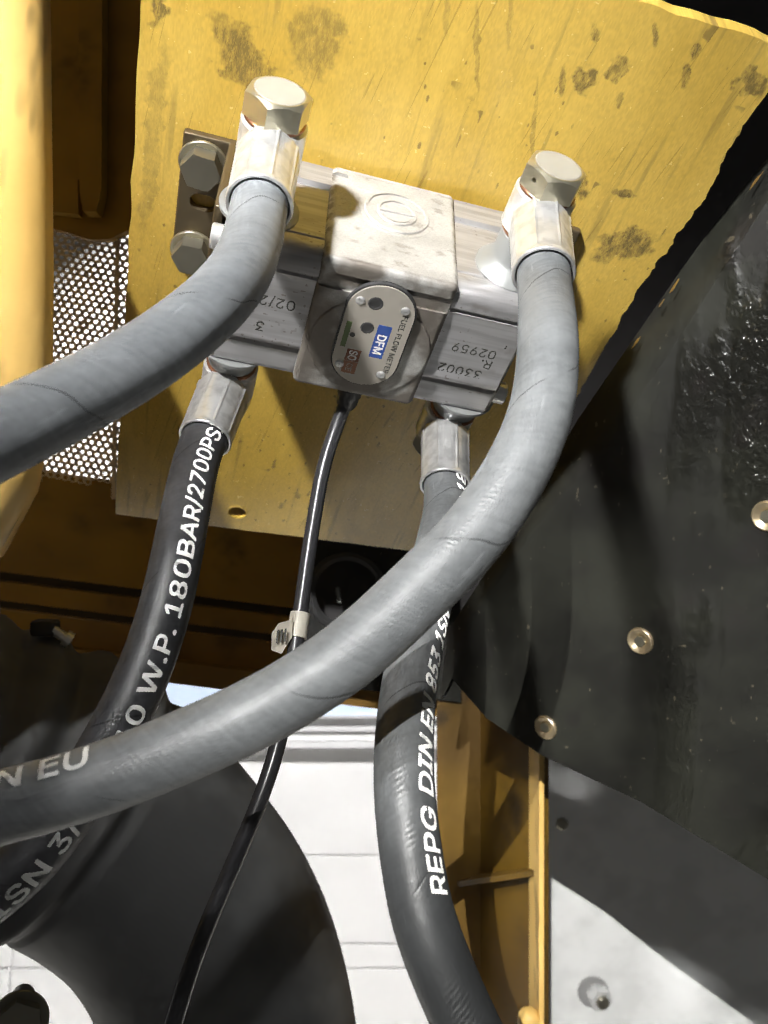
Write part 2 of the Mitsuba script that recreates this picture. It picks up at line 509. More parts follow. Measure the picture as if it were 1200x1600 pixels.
scene['bolt_metal'] = bump(pr(rgb(.66, .62, .47), 0.27, 0.93), zinc_bump, 0.0001)
scene['bracket_metal'] = pr(rgb(.17, .135, .085), 0.32, 0.8)
scene['bolt_dark'] = pr(rgb(.27, .255, .205), 0.33, 0.85)
scene['copper'] = pr(rgb(.40, .20, .12), 0.30, 0.9)
scene['brass'] = pr(rgb(.62, .50, .32), 0.33, 0.85)
scene['hose_grey'] = bump(pr(P(hose_colour((.074, .079, .082), (.128, .135, .139))), 0.5, 0.0, .45), hose_bump, 0.00010)
scene['hose_grey_lit'] = bump(pr(P(hose_colour((.105, .113, .12), (.175, .187, .196))), 0.5, 0.0, .45), hose_bump, 0.00010)  # lighter copy of the grey hose, the light on it painted in
scene['hose_black'] = bump(pr(P(hose_colour((.016, .0165, .018), (.036, .037, .04))), 0.45, 0.0, .5), hose_bump, 0.00008)
scene['hose_mid'] = bump(pr(P(hose_colour((.055, .058, .06), (.108, .114, .117), SHADE_FROM)), 0.45, 0.0, .5), hose_bump, 0.00010)
scene['print_white'] = pr(P(print_white), 0.55)
scene['print_dark'] = pr(rgb(.035, .035, .03), 0.5)
scene['cable_black'] = pr(rgb(.022, .022, .024), 0.28, 0.0, .6)
scene['black_plastic'] = pr(rgb(.03, .03, .03), 0.35)
scene['plaque_metal'] = pr(rgb(.40, .37, .32), 0.45, 0.35)
scene['plaque_blue'] = pr(rgb(.03, .07, .26), 0.4)
scene['plaque_brown'] = pr(rgb(.17, .055, .02), 0.4)
scene['plaque_rust'] = pr(rgb(.27, .11, .05), 0.4)
scene['plaque_green'] = pr(rgb(.10, .15, .05), 0.4)
scene['black_panel_paint'] = bump(pr(P(black_panel_colour), P(black_panel_rough), 0.0, .32), black_panel_bump, 0.0010)
scene['grey_panel_paint'] = pr(P(grey_panel_colour), 0.45)
scene['dark_paint'] = pr(rgb(.018, .016, .016), 0.6)
scene['duct_rubber'] = pr(P(duct_colour), 0.55, 0, .3)
scene['duct_cuff_grey'] = pr(rgb(.26, .25, .22), 0.5)
scene['wall_paint'] = pr(P(wall_colour), 0.6)
scene['wall_blue'] = pr(rgb(.55, .66, .85), 0.5)
scene['wall_grey'] = pr(rgb(.70, .70, .72), 0.6)
scene['floor_paint'] = pr(rgb(.55, .54, .51), 0.5)
scene['grille_metal'] = pr(rgb(.62, .54, .42), 0.5, 0.1)
scene['tag_film'] = {'type': 'principledthin', 'base_color': rgb(.80, .76, .66), 'roughness': .35, 'spec_trans': 0.35, 'diff_trans': .8}

# ------------------------------------------------------------------ setting: wall behind the machine, floor
WALL_Y = 3.2
put_world = lambda k, m, mat, **lab: (scene.__setitem__(k, mikit.ply(m, mat)), labels.__setitem__(k, lab) if lab else None)


def wbox(x0, x1, y0, y1, z0, z1):
    m = trimesh.creation.box([x1 - x0, y1 - y0, z1 - z0])
    m.apply_translation([(x0 + x1) / 2, (y0 + y1) / 2, (z0 + z1) / 2])
    return m


put_world('floor', wbox(-6, 6, -6, 6, -0.05, 0.0), 'floor_paint', kind='structure', label='grey workshop floor')
put_world('wall', wbox(-4, 4, WALL_Y, WALL_Y + .2, 0, 5.0), 'wall_grey', kind='structure', label='white boarded wall behind the machine')
cuts = [0.0, 0.30, 0.606, 0.68, 0.954, 1.30]
xs = [-4, -1.22, 0.35, 1.9, 4]
n = 0
for a, b in zip(cuts[:-1], cuts[1:]):
    for x0, x1 in zip(xs[:-1], xs[1:]):
        put_world('wall__panel' + (f'_{n:03d}' if n else ''), tm(rbox([x0 + .003, WALL_Y - .012, a + .002], [x1 - .003, WALL_Y - .001, b - .002], .002, 6)), 'wall_paint')
        n += 1
for k, (z0, z1, mat, pr_) in enumerate([(1.303, 1.325, 'wall_grey', .03), (1.328, 1.355, 'wall_paint', .02), (1.358, 1.375, 'wall_grey', .025), (1.378, 1.40, 'wall_paint', .02), (1.403, 1.41, 'wall_grey', .03)]):
    put_world('wall__ledge' + (f'_{k:03d}' if k else ''), wbox(-4, 4, WALL_Y - pr_, WALL_Y - .001, z0, z1), mat)
put_world('wall__window_strip', wbox(-4, 4, WALL_Y - .012, WALL_Y - .001, 1.412, 1.56), 'wall_blue')
for k, z in enumerate(np.arange(1.563, 5.0, .55)):
    put_world(f'wall__panel_{n:03d}', wbox(-4, 4, WALL_Y - .02, WALL_Y - .001, z, min(z + .542, 5.0)), 'wall_paint')
    n += 1

# ------------------------------------------------------------------ yellow mounting plate
PD = 53.0
edge = [(-66, 219)]
for vv in np.linspace(219, -74, 60):
    edge.append((-66 + 0.8 * (meshkit.noise(np.array([vv * .08, 1, 2.])) - .5) + .25 * (meshkit.noise(np.array([vv * .6, 1, 2.])) - .5), vv))
for uu in np.linspace(-60, 121, 60):
    edge.append((uu, -73.5 + 1.2 * (meshkit.noise(np.array([uu * .15, 5, 2.])) - .5)))
# ragged torn right edge
rag = []
kv = np.array([-72, -59.7, -42, -25, 3, 31, 65, 90, 112, 165])
ku = np.array([121.5, 126.3, 125.0, 126.2, 125.0, 123.0, 123.8, 124.0, 123.7, 110])
for t in np.linspace(0, 1, 420):
    vv = -72 + t * 237
    w = 1.5 * (meshkit.noise(np.array([t * 23, 3, 8.])) - .5) + (1.5 * (meshkit.noise(np.array([t * 61, 3, 8.])) - .5) + .7 * (meshkit.noise(np.array([t * 170, 3, 8.])) - .5)) * 1.6 * meshkit.noise(np.array([t * 14, 7, 3.]))
    rag.append((np.interp(vv, kv, ku) + w, vv))
edge += rag + [(104, 206)]
for uu in np.linspace(100, -60, 60):
    edge.append((uu, 206 + (100 - uu) / 160 * 12.5 + .5 * (meshkit.noise(np.array([uu * .3, 5, 9.])) - .5)))
poly = Polygon(edge).buffer(0)
poly = max(getattr(poly, 'geoms', [poly]), key=lambda g: g.area)
poly = poly.difference(Point(-6, 200).buffer(4.6, 16))
plate = extrude(poly, 7.0)
plate.apply_translation([0, 0, PD])
thing('mounting_plate', 'worn yellow steel plate with dark scuffs, behind the flow meter', 'steel plate')
put('mounting_plate__sheet', plate, 'yellow_plate_paint', 'M', smooth=False)
hr = ring(4.55, 5.6, .5, 0, 40, .2)
put('mounting_plate__hole_rim', hr, 'yellow_plate_paint', MF((-6, 200, PD + .15), (0, 0, -1)))

# ------------------------------------------------------------------ flow meter
thing('flow_meter', 'grey metal flow meter with round emblem on top and oval plaque in front', 'flow meter')
prof = [(-0.6, 48.5), (-0.6, 38.5), (0.9, 37.6), (0.55, 36.8), (0.4, 36), (0.4, 10.5), (0.9, 9.8), (0.1, 9.0), (0.0, 7.0), (0.3, 4.4), (1.2, 2.3), (2.6, 0.9), (4.4, 0.2), (7.2, 0.1), (7.9, 1.3), (8.6, 1.3), (9.2, .4),
        (10.2, .9), (33.0, .9), (35.0, .3), (36.8, .1), (38.0, .5), (38.8, 1.8), (39.4, 2.6), (40.2, 2.4), (41.0, 1.7), (49.0, 1.7), (50.6, 2.3), (51.5, 3.6), (51.5, 48.5)]


def bar(prof, u0, u1):
    q = extrude(Polygon(prof).buffer(0), u1 - u0)      # x=v, y=d, z=u
    v = q.vertices
    q.vertices = np.stack([v[:, 2] + u0, v[:, 0], v[:, 1]], 1)
    if q.volume < 0:
        q.invert()
    return q


for u0, u1 in ((-28.0, -0.2), (42.2, 69.0)):
    b = bar(prof, u0, u1)
    put('flow_meter__end_block', b, 'block_metal', 'M', smooth=28)
cw = rbox([-0.6, -1.6, -1.2], [42.4, 52.2, 50.0], 2.2, 14)
cw = cw - m3.Manifold.cube([46, 6.0, 3], False).translate([-2, 3.4, -3.3])      # shallow band under the front edge
cw = cw - m3.Manifold.cube([8, 3, 7], False).translate([-3, -3.4, 38.5])          # notch at the back left corner
cw = cw - m3.Manifold.cube([46, 2.4, 12], False).rotate([9, 0, 0]).translate([-2, -3.6, 39])
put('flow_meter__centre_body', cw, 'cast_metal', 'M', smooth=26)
# round boss on the front of the centre body
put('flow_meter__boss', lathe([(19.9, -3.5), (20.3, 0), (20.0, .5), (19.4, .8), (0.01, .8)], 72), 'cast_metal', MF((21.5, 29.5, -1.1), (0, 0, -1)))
# emblem on top
e = [ring(9.8, 11.0, .8, 0, 64, .3), ring(5.8, 6.9, .8, 0, 64, .3)]
barr = tm(rbox([-6.4, -.55, 0], [6.4, .55, .9], .25, 6))
arc = extrude(Point(0, 0).buffer(5.2, 24).intersection(Polygon([(-6, -1.6), (6, -1.6), (6, -6), (-6, -6)])), .6)
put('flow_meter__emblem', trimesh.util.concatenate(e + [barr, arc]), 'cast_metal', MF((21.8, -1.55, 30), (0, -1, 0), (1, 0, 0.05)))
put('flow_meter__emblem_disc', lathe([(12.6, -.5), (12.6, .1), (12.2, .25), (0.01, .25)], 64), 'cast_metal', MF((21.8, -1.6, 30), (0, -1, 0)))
# oval plaque
PX, PV = 21.0, 23.4


def stadium(w, h, z0, z1):
    r = w / 2
    return extrude(LineString([(0, -(h / 2 - r)), (0, h / 2 - r)]).buffer(r, 24), z1 - z0).apply_translation([0, 0, z0])


PF = MF((PX, PV, -2.4), (0, 0, -1), (-1, 0, 0))
put('flow_meter__plaque_rim', stadium(22.8, 42.8, -1.0, .6), 'black_plastic', PF)
put('flow_meter__plaque', stadium(21.8, 41.8, 0, 1.0), 'plaque_metal', PF)
PZ = -2.4 - 1.0


def prect(u0, u1, v0, v1, h=.12):
    return tm(m3.Manifold.cube([u1 - u0, v1 - v0, h + .2]).translate([u0, v0, PZ - h]))


OUT, DOWN, RIGHT = (0, 0, -1), (0, 1, 0), (1, 0, 0)
put('flow_meter__plaque__blue_field', prect(21.6, 26.1, 17.4, 31.2), 'plaque_blue', 'M')
put('flow_meter__plaque__brown_field', prect(14.2, 18.9, 29.7, 34.7), 'plaque_brown', 'M')
put('flow_meter__plaque__rust_field', prect(14.2, 18.9, 34.9, 40.2), 'plaque_rust', 'M')
put('flow_meter__plaque__green_field', prect(11.5, 13.2, 18.6, 29.2), 'plaque_green', 'M')
put('flow_meter__plaque__lettering', text_on('FUEL FLOW METER', 1.75, (28.9, 24.4, PZ), DOWN, RIGHT, OUT, .1, True, squeeze=1.13), 'print_dark', 'M')
put('flow_meter__plaque__lettering', text_on('DFM', 2.9, (23.85, 25.4, PZ - .1), DOWN, RIGHT, OUT, .1, True), 'print_white', 'M')
put('flow_meter__plaque__lettering', text_on('SO', 2.7, (16.5, 32.2, PZ - .1), DOWN, RIGHT, OUT, .1, True, squeeze=.85), 'print_white', 'M')
put('flow_meter__plaque__lettering', text_on('CE', 2.0, (16.5, 37.5, PZ - .1), DOWN, RIGHT, OUT, .1), 'plaque_metal', 'M')
for (pu, pv, r) in ((18.5, 9.5, 2.4), (18.3, 19.6, 2.2)):
    put('flow_meter__plaque__indicator', lathe([(r, -.4), (r, .25), (r * .8, .35), (r * .7, .15), (.01, .1)], 32), 'black_plastic', MF((pu, pv, PZ), OUT))
put('flow_meter__plaque__indicator', lathe([(.9, -.4), (.9, .2), (.01, .25)], 20), 'print_dark', MF((14.4, 23.6, PZ), OUT))
for (pu, pv) in ((13.6, 9.6), (28.2, 9.9), (13.0, 36.8), (27.6, 38.0)):
    h = man(lathe([(1.5, -.3), (1.5, .3), (1.1, .65), (.01, .75)], 28)) - m3.Manifold.cube([3, .4, 1], True).translate([0, 0, .9])
    put('flow_meter__plaque__screw', h, 'zinc', MF((pu, pv, PZ), OUT, (math.cos(pu), math.sin(pu), 0)))
# stamped numbers, upside down as the meter hangs
LEFTW = (-1, 0, 0)
put('flow_meter__end_block__stamp', text_on('02/22', 3.9, (-12.6, 21.0, .85), LEFTW, DOWN, OUT, .12), 'print_dark', 'M')
put('flow_meter__end_block__stamp', text_on('3', 3.9, (-14.8, 32.0, .75), LEFTW, DOWN, OUT, .12), 'print_dark', 'M')
put('flow_meter__end_block_001__stamp', text_on('02959', 3.6, (55.8, 23.0, .85), LEFTW, DOWN, OUT, .12), 'print_dark', 'M')
put('flow_meter__end_block_001__stamp', text_on('R.', 3.6, (61.6, 27.6, .85), LEFTW, DOWN, OUT, .12), 'print_dark', 'M')
put('flow_meter__end_block_001__stamp', text_on('33002', 3.6, (54.0, 32.6, .7), LEFTW, DOWN, OUT, .12), 'print_dark', 'M')
put('flow_meter__end_block_001__stamp', text_on("'", 3.6, (65.4, 18.6, .85), LEFTW, DOWN, OUT, .12), 'print_dark', 'M')
# end covers and tie screws along the meter
for u0, u1 in ((-29.6, -27.9), (68.9, 70.6)):
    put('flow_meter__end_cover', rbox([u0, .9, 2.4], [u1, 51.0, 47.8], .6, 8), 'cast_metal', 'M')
for (v, d) in ((7, 8), (45, 8), (7, 41), (45, 41)):
    for u, z in ((-29.5, -1), (70.4, 1)):
        sc = man(lathe([(3.7, 0), (4.0, .3), (4.0, 4.6), (3.5, 5.1), (.01, 5.1)], 32)) - hexhead(3.6, 3, .2).translate([0, 0, 3.2])
        put('flow_meter__tie_screw', sc, 'zinc', MF((u, v, d), (z, 0, 0), (0, 1, 0)))
# port adapters above and below each end block
AX = (-21.7, 61.5)
HOLE = 210
AD = 18.0
RC = 22.0
for u in AX:
    for v0, sgn in ((0.4, -1), (51.4, 1)):
        ad = AD if sgn < 0 else 12.0
        L = 14.2 if sgn < 0 else 9.0
        a = lathe([(12.5, -.4), (12.5, .6), (12.0, 1.1), (9.2, 4.6), (8.4, 6.4), (8.4, L - .7), (7.5, L), (.01, L)], 48)
        put('flow_meter__port_adapter', a, 'dull_zinc', MF((u, v0, ad), (0, sgn, 0), (1, 0, 0)))

# ------------------------------------------------------------------ brackets with their bolts
HEADS = {}
for side, u0, u1, lu in ((-1, -50.0, -31.0, -33.6), (1, 73.0, 90.5, 72.4)):
    key = 'mounting_bracket' if side < 0 else 'mounting_bracket_001'
    thing(key, 'dark steel angle bracket with two hex bolts, left of the meter' if side < 0 else 'dark steel angle bracket mostly hidden behind the right hose fitting',
          'bracket', None)
    fl = rbox([u0, .3, PD - 3.4], [u1, 49.0, PD - .05], .9, 8)
    if side < 0:
        slot = m3.Manifold.batch_hull([m3.Manifold.cylinder(8, 3.3, 3.3, 32).translate([q, 25, PD - 6]) for q in (-42.4, -39.6)])
        fl = fl - slot
    put(key + '__flange', fl, 'bracket_metal', 'M')
    put(key + '__upright', rbox([lu - 1.5, .4, 14], [lu + 1.5, 48.9, PD - .3], .8, 8), 'bracket_metal', 'M')
    for v in (9.5, 45.0):
        u = -42.5 if side < 0 else 80.5
        b = key + '__bolt'
        k = put(b, hexhead(12.0, 5.6, 1.3), 'bolt_dark', MF((u, v, PD - 3.4 - 1.5), (0, 0, -1), (math.cos(v), math.sin(v), 0)))
        put(k + '__washer', ring(4.0, 8.2, 1.4, 0, 48, .3), 'bolt_metal', MF((u, v, PD - 3.45), (0, 0, -1)))

# ------------------------------------------------------------------ banjo bolts
def crimp(th, z):
    k = np.abs(((th * 8 / (2 * np.pi)) + .5) % 1 - .5)
    w = np.clip((z - 1.5) / 1.5, 0, 1) * np.clip((26.0 - z) / 1.2, 0, 1)
    return 1 + w * (+.06 * np.exp(-(k / .05) ** 2) - .022 * np.clip(k * 2, 0, 1))


AL = 12.0                      # depth of the lower bolts
VU, VL = -RC, 51.8 + 16.5


def fitting(key, u, vc, ad, yaw=0.0):
    """Banjo eye round the bolt, its neck and the crimped ferrule, along -d. Returns a point on the axis."""
    eye = lathe([(5, -6.9), (8.9, -6.9), (9.7, -6.2), (9.7, 6.2), (8.9, 6.9), (5, 6.9)], 56, loop=True)
    put(key + '__banjo_eye', eye, 'zinc', MF((u, vc, ad), (0, -1, 0)))
    ax = np.array([math.sin(yaw), 0, -math.cos(yaw)])
    o = np.array([u, vc, ad], float)
    put(key + '__neck', lathe([(6.4, 0), (6.4, 6.0), (7.2, 6.6), (7.2, 8.0), (.01, 8.0)], 40), 'zinc', MF(o, ax))
    f = lathe([(5.2, 0), (7.4, .3), (8.2, 1.2), (8.5, 2.4), (9.0, 3.0), (9.0, 5.6), (8.85, 6.2), (8.85, 25.4), (9.15, 26.2), (9.15, 27.4), (8.9, 27.8), (8.3, 27.8), (7.7, 26.6), (.01, 26.6)], 192, crimp)
    put(key + '__ferrule', f, 'zinc' if vc < 0 else 'chrome', MF(o + ax * 4.5, ax, (math.cos(.2), math.sin(.2), 0)), smooth=24)
    return lambda q: M(*(o + ax * q))


def hexbolt(key, u, sgn, label):
    vc = VU if sgn < 0 else VL
    ad = AD if sgn < 0 else AL
    thing(key, label, 'banjo bolt', 'banjo bolts of the hose fittings')
    top = vc + sgn * 6.9
    h = hexhead(16.8, 7.6, -1)
    rot = .27 if u < 0 else 0.12
    fr = MF((u, top + sgn * 1.1, ad), (0, sgn, 0), (math.cos(rot), 0, math.sin(rot)))
    if u > 0 and sgn < 0:
        a = math.radians(150)
        c = m3.Manifold.cylinder(10, .75, .75, 20).rotate([0, 90, 0]).translate([5, 0, 4.0]).rotate([0, 0, HOLE])
        h = h - c
    put(key + '__head', h, 'bolt_metal', fr, smooth=18)
    put(key + '__washer', ring(5, 8.9, 1.2, 0, 56, .35), 'copper', MF((u, top - sgn * .05, ad), (0, sgn, 0)))
    put(key + '__washer', ring(5, 8.9, 1.1, 0, 56, .35), 'copper', MF((u, vc - sgn * 8.0, ad), (0, sgn, 0)))
    if sgn < 0:
        put(key + '__cap', lathe([(7.3, -.2), (7.3, .05), (6.9, .22), (6.5, .05), (.01, .08)], 56), 'bolt_face', MF((u, top + sgn * (1.1 + 7.55), ad), (0, sgn, 0)))


hexbolt('banjo_bolt', AX[0], -1, 'large brassy hex bolt on the top left hose fitting')
hexbolt('banjo_bolt_001', AX[1], -1, 'large brassy hex bolt with a small drilled hole, on the top right hose fitting')
hexbolt('banjo_bolt_002', AX[0], 1, 'hex bolt half hidden below the left end of the meter')
hexbolt('banjo_bolt_003', AX[1], 1, 'hex bolt half hidden below the right end of the meter')

# ------------------------------------------------------------------ hoses
HR = 7.7
G = 'hydraulic hoses of the flow meter'
thing('hydraulic_hose', 'dusty grey hose curving from the top left fitting out to the left edge', 'hose', G)
thing('hydraulic_hose_001', 'long dusty grey hose sweeping from the top right fitting across to the lower left', 'hose', G)
thing('hydraulic_hose_002', 'black hose printed 180BAR/2700PSI in white, dropping from the lower left fitting', 'hose', G)
thing('hydraulic_hose_003', 'grey black hose printed DIN EN 853 in white, dropping from the lower right fitting', 'hose', G)
q0 = fitting('hydraulic_hose', AX[0], VU, AD)
q1 = fitting('hydraulic_hose_001', AX[1], VU, AD, -.04)
q2 = fitting('hydraulic_hose_002', AX[0], VL, AL, -.13)
q3 = fitting('hydraulic_hose_003', AX[1] - 1, VL, AL, -.02)

h0 = Pipe([q0(18), q0(30), q0(41), at(376, 422, 216), at(312, 495, 200), at(205, 572, 186), at(90, 635, 173), at(-20, 690, 162), at(-130, 740, 152)])
put('hydraulic_hose__tube', h0.mesh(HR), 'hose_grey_lit', smooth=True, uv=h0.uv)
h1 = Pipe([q1(18), q1(30), q1(42), at(856, 540, 226), at(845, 640, 214), at(803, 742, 206), at(735, 840, 201), at(655, 922, 198), at(548, 1019, 196), at(420, 1103, 194), at(300, 1160, 192),
           at(150, 1219, 190), at(0, 1262, 188), at(-120, 1300, 187)])
put('hydraulic_hose_001__tube', h1.mesh(HR), 'hose_grey', smooth=True, uv=h1.uv)
h2 = Pipe([q2(18), q2(30), q2(42), at(278, 860, 272), at(255, 960, 263), at(220, 1060, 255), at(170, 1162, 249), at(112, 1258, 245), at(50, 1340, 241), at(-25, 1405, 238), at(-120, 1470, 235)])
put('hydraulic_hose_002__tube', h2.mesh(HR), 'hose_black', smooth=True, uv=h2.uv)
h3 = Pipe([q3(18), q3(30), q3(42), at(686, 850, 292), at(665, 950, 270), at(643, 1050, 250), at(632, 1150, 234), at(633, 1250, 223), at(648, 1370, 216), at(670, 1460, 212), at(728, 1600, 209), at(790, 1730, 206)])
put('hydraulic_hose_003__tube', h3.mesh(HR), 'hose_mid', smooth=True, uv=h3.uv)

# white print on the hoses
def width(words, height):
    b = meshkit.text_mesh(words, height, bold=True).bounds
    return b[1, 0] - b[0, 0]


w = '1SN 3/8 DN10 W.P. 180BAR/2700PSI'
s0, s1 = h2.nearest(-22, 1400), h2.nearest(320, 672)
put('hydraulic_hose_002__lettering', h2.text(w, s0, 5.1, HR, 0.55, squeeze=(s0 - s1) / width(w, 5.1)), 'print_white', smooth=False)
w = 'REPG DIN EN 853 1SN 3/8 DN10 W.P. 18'
s0, s1 = h3.nearest(658, 1412), h3.nearest(692, 757)
put('hydraulic_hose_003__lettering', h3.text(w, s0, 4.8, HR, 0.8, squeeze=(s0 - s1) / width(w, 4.8), shear=.22), 'print_white', smooth=False)
s0 = h1.nearest(-32, 1272)
put('hydraulic_hose_001__lettering', h1.text('EN EU', s0, 5.2, HR, -1.0, squeeze=1.25), 'print_white', smooth=False)

# ------------------------------------------------------------------ signal cable and its tag
thing('signal_cable', 'thin shiny black cable hanging from the underside of the meter', 'cable')
put('signal_cable__gland', lathe([(4.2, -1), (4.5, 0), (4.5, 8.5), (4.0, 9.5), (4.0, 12.5), (3.4, 14.2), (2.7, 14.8), (.01, 14.8)], 40), 'black_plastic', MF((21.5, 51.8, 9), (0, 1, -.1)))
cb = Pipe([M(21.5, 55, 9.7), M(21.4, 62, 8.6), at(512, 708, 327), at(495, 785, 323), at(483, 860, 318), at(473, 930, 314), at(463, 1000, 309), at(449, 1090, 300), at(428, 1185, 291), at(392, 1285, 285), at(345, 1395, 280), at(303, 1500, 275), at(268, 1612, 270), at(240, 1700, 268)], 1.5)
put('signal_cable__jacket', cb.mesh(2.65, 24), 'cable_black', smooth=True)
s0 = cb.nearest(466, 978)
p, nn, bb = cb.at(s0)
tdir = np.cross(bb, nn)
loop = lathe([(3.0, -4), (3.5, -4), (3.5, 4), (3.0, 4)], 32)
thing('cable_tag', 'clear film tag wrapped round the thin black cable', 'tag')
FR = frame(p, tdir, bb)
shell = man(lathe([(3.5, -4.4), (3.5, 4.4)], 40)) - man(lathe([(2.95, -6), (2.95, 6)], 40))
put('cable_tag__band', shell, 'tag_film', FR)
fp = [at(457, 968, 306), at(436, 974, 304), at(425, 990, 303), at(424, 1016, 303), at(440, 1022, 304), at(456, 996, 306)]
fl = slab(fp, .5)
put('cable_tag__flap', fl, 'tag_film', smooth=False)
for q in range(3):
    put('cable_tag__mark', slab([at(433 + q * 6, 985 - q, 302.6), at(436 + q * 6, 984 - q, 302.6), at(434 + q * 6, 1004 - q, 302.4), at(431 + q * 6, 1005 - q, 302.4)], .2), 'print_dark', smooth=False)

# ------------------------------------------------------------------ big yellow arm in the left foreground
thing('machine_arm', 'big bright yellow machine arm with a rounded edge, along the left border', 'machine arm')
out = [(-1300, -1300), (54, -1300), (54, -160), (57, 0), (66, 200), (74, 420), (72, 590), (50, 730), (-8, 840), (-160, 1000), (-500, 1200), (-1300, 1250)]  # reach up and left out of view added to shade the post
sp = m3.Manifold.sphere(17, 40)
arm = m3.Manifold.batch_hull([sp.translate((at(x, y, 290) - np.array([16, 0, 0])).tolist()) for x, y in out] + [sp.translate((at(x, y, 290) + np.array([-46, 0, 80])).tolist()) for x, y in out])
put('machine_arm__shell', arm, 'yellow_lit_paint', smooth=40)

# ------------------------------------------------------------------ frame post and perforated grille behind, left
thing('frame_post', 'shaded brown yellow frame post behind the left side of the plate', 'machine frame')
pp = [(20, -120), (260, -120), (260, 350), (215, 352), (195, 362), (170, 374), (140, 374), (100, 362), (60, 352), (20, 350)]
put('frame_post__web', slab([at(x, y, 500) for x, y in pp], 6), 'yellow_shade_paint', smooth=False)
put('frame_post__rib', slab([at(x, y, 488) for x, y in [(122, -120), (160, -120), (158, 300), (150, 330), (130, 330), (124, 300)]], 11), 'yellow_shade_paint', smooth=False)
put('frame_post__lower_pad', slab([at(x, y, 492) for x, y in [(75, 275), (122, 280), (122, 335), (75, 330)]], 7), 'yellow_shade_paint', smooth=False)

thing('perforated_grille', 'dark perforated metal grille, bright wall showing through its holes', 'grille')
gd = 530.0
x0, x1 = [(q - 600) / 1400 * gd for q in (20, 250)]
y0, y1 = [(q - 800) / 1400 * gd for q in (300, 790)]
pitch = 4.5
hx, fy = pitch, pitch * math.sqrt(3) / 2 * .86
vs, fs = [], []
ga = math.radians(11)
gc, gs = math.cos(ga), math.sin(ga)
gx, gy = (x0 + x1) / 2, (y0 + y1) / 2
gpoly = Polygon([at(20, 300, gd)[:2], at(250, 300, gd)[:2], at(250, 762, gd)[:2], at(20, 744, gd)[:2]])
for r in range(-60, 60):
    for c in range(-30, 30):
        cx, cy = (c + .5 * (r % 2)) * hx, r * fy
        if not gpoly.contains(Point(gx + cx * gc - cy * gs, gy + cx * gs + cy * gc)):
            continue
        cell = [(cx - hx / 2, cy - fy / 3), (cx, cy - fy * 2 / 3), (cx + hx / 2, cy - fy / 3), (cx + hx / 2, cy + fy / 3), (cx, cy + fy * 2 / 3), (cx - hx / 2, cy + fy / 3)]
        n0 = len(vs)
        rr = 1.36 * (1 + .10 * (rng.random() - .5)) * (.72 if rng.random() < .04 else 1)
        ringp = [(cx + rr * 1.1 * math.cos(np.radians(210 + 30 * k)), cy + rr * .95 * math.sin(np.radians(210 + 30 * k))) for k in range(12)]
        for z, pl in ((gd, cell), (gd, ringp), (gd + 1.0, ringp)):
            vs += [(gx + a * gc - b * gs, gy + a * gs + b * gc, z) for a, b in pl]
        for k in range(6):
            a, b = n0 + k, n0 + (k + 1) % 6
            i0, i1, i2 = n0 + 6 + 2 * k, n0 + 6 + (2 * k + 1) % 12, n0 + 6 + (2 * k + 2) % 12
            fs += [(a, i0, i1), (a, i1, b), (b, i1, i2)]
        for k in range(12):
            a, b = n0 + 6 + k, n0 + 6 + (k + 1) % 12
            fs += [(a, b, b + 12), (a, b + 12, a + 12)]
gm = trimesh.Trimesh(np.array(vs), np.array(fs), process=False)
tl = np.eye(4)
put('perforated_grille__sheet', gm, 'grille_metal', smooth=False)
put('perforated_grille__seam', slab([at(x, y, gd - 1.5) for x, y in [(181, 330), (187, 330), (180, 780), (174, 780)]], 1.2), 'grille_metal', smooth=False)

# ------------------------------------------------------------------ beams below the plate
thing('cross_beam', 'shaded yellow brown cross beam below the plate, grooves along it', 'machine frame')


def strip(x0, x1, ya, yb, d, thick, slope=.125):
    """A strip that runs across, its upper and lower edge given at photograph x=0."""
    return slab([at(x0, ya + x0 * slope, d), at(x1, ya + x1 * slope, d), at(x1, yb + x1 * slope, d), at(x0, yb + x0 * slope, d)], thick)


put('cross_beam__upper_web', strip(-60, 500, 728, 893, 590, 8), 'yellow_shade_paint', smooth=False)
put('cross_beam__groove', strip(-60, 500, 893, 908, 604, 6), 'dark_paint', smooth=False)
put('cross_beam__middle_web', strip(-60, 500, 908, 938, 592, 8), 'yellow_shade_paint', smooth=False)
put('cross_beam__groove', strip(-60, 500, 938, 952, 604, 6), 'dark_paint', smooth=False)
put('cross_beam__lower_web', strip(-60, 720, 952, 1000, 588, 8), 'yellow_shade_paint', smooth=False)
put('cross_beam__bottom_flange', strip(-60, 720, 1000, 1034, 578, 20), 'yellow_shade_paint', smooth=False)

thing('end_plate', 'dark grey plate with a round black hole below the lower edge of the yellow plate', 'machine frame')
ep = slab([at(x, y, 556) for x, y in [(482, 820), (720, 840), (720, 1098), (470, 1065)]], 6)
hole = m3.Manifold.cylinder(40, 22.5, 22.5, 48, True).translate(at(542, 925, 556).tolist())
put('end_plate__sheet', man(ep) - hole, 'black_panel_paint', smooth=30)
put('end_plate__grommet', lathe([(19.5, 0), (22, -1.6), (24.5, -1.2), (25.2, 0), (25.2, 1), (19.5, 1)], 56, loop=True), 'black_plastic', frame(at(542, 925, 555), (0, 0, 1)))
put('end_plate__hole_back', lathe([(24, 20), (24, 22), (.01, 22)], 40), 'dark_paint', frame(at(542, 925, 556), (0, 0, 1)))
put('end_plate__hole_pin', tm(rbox([-1.2, -5, 6], [1.2, 5, 9], .8, 8)), 'dull_zinc', frame(at(528, 932, 556), (0, 0, 1), (.5, .86, 0)) @ trimesh.transformations.rotation_matrix(math.radians(-70), [0, 0, 1]))

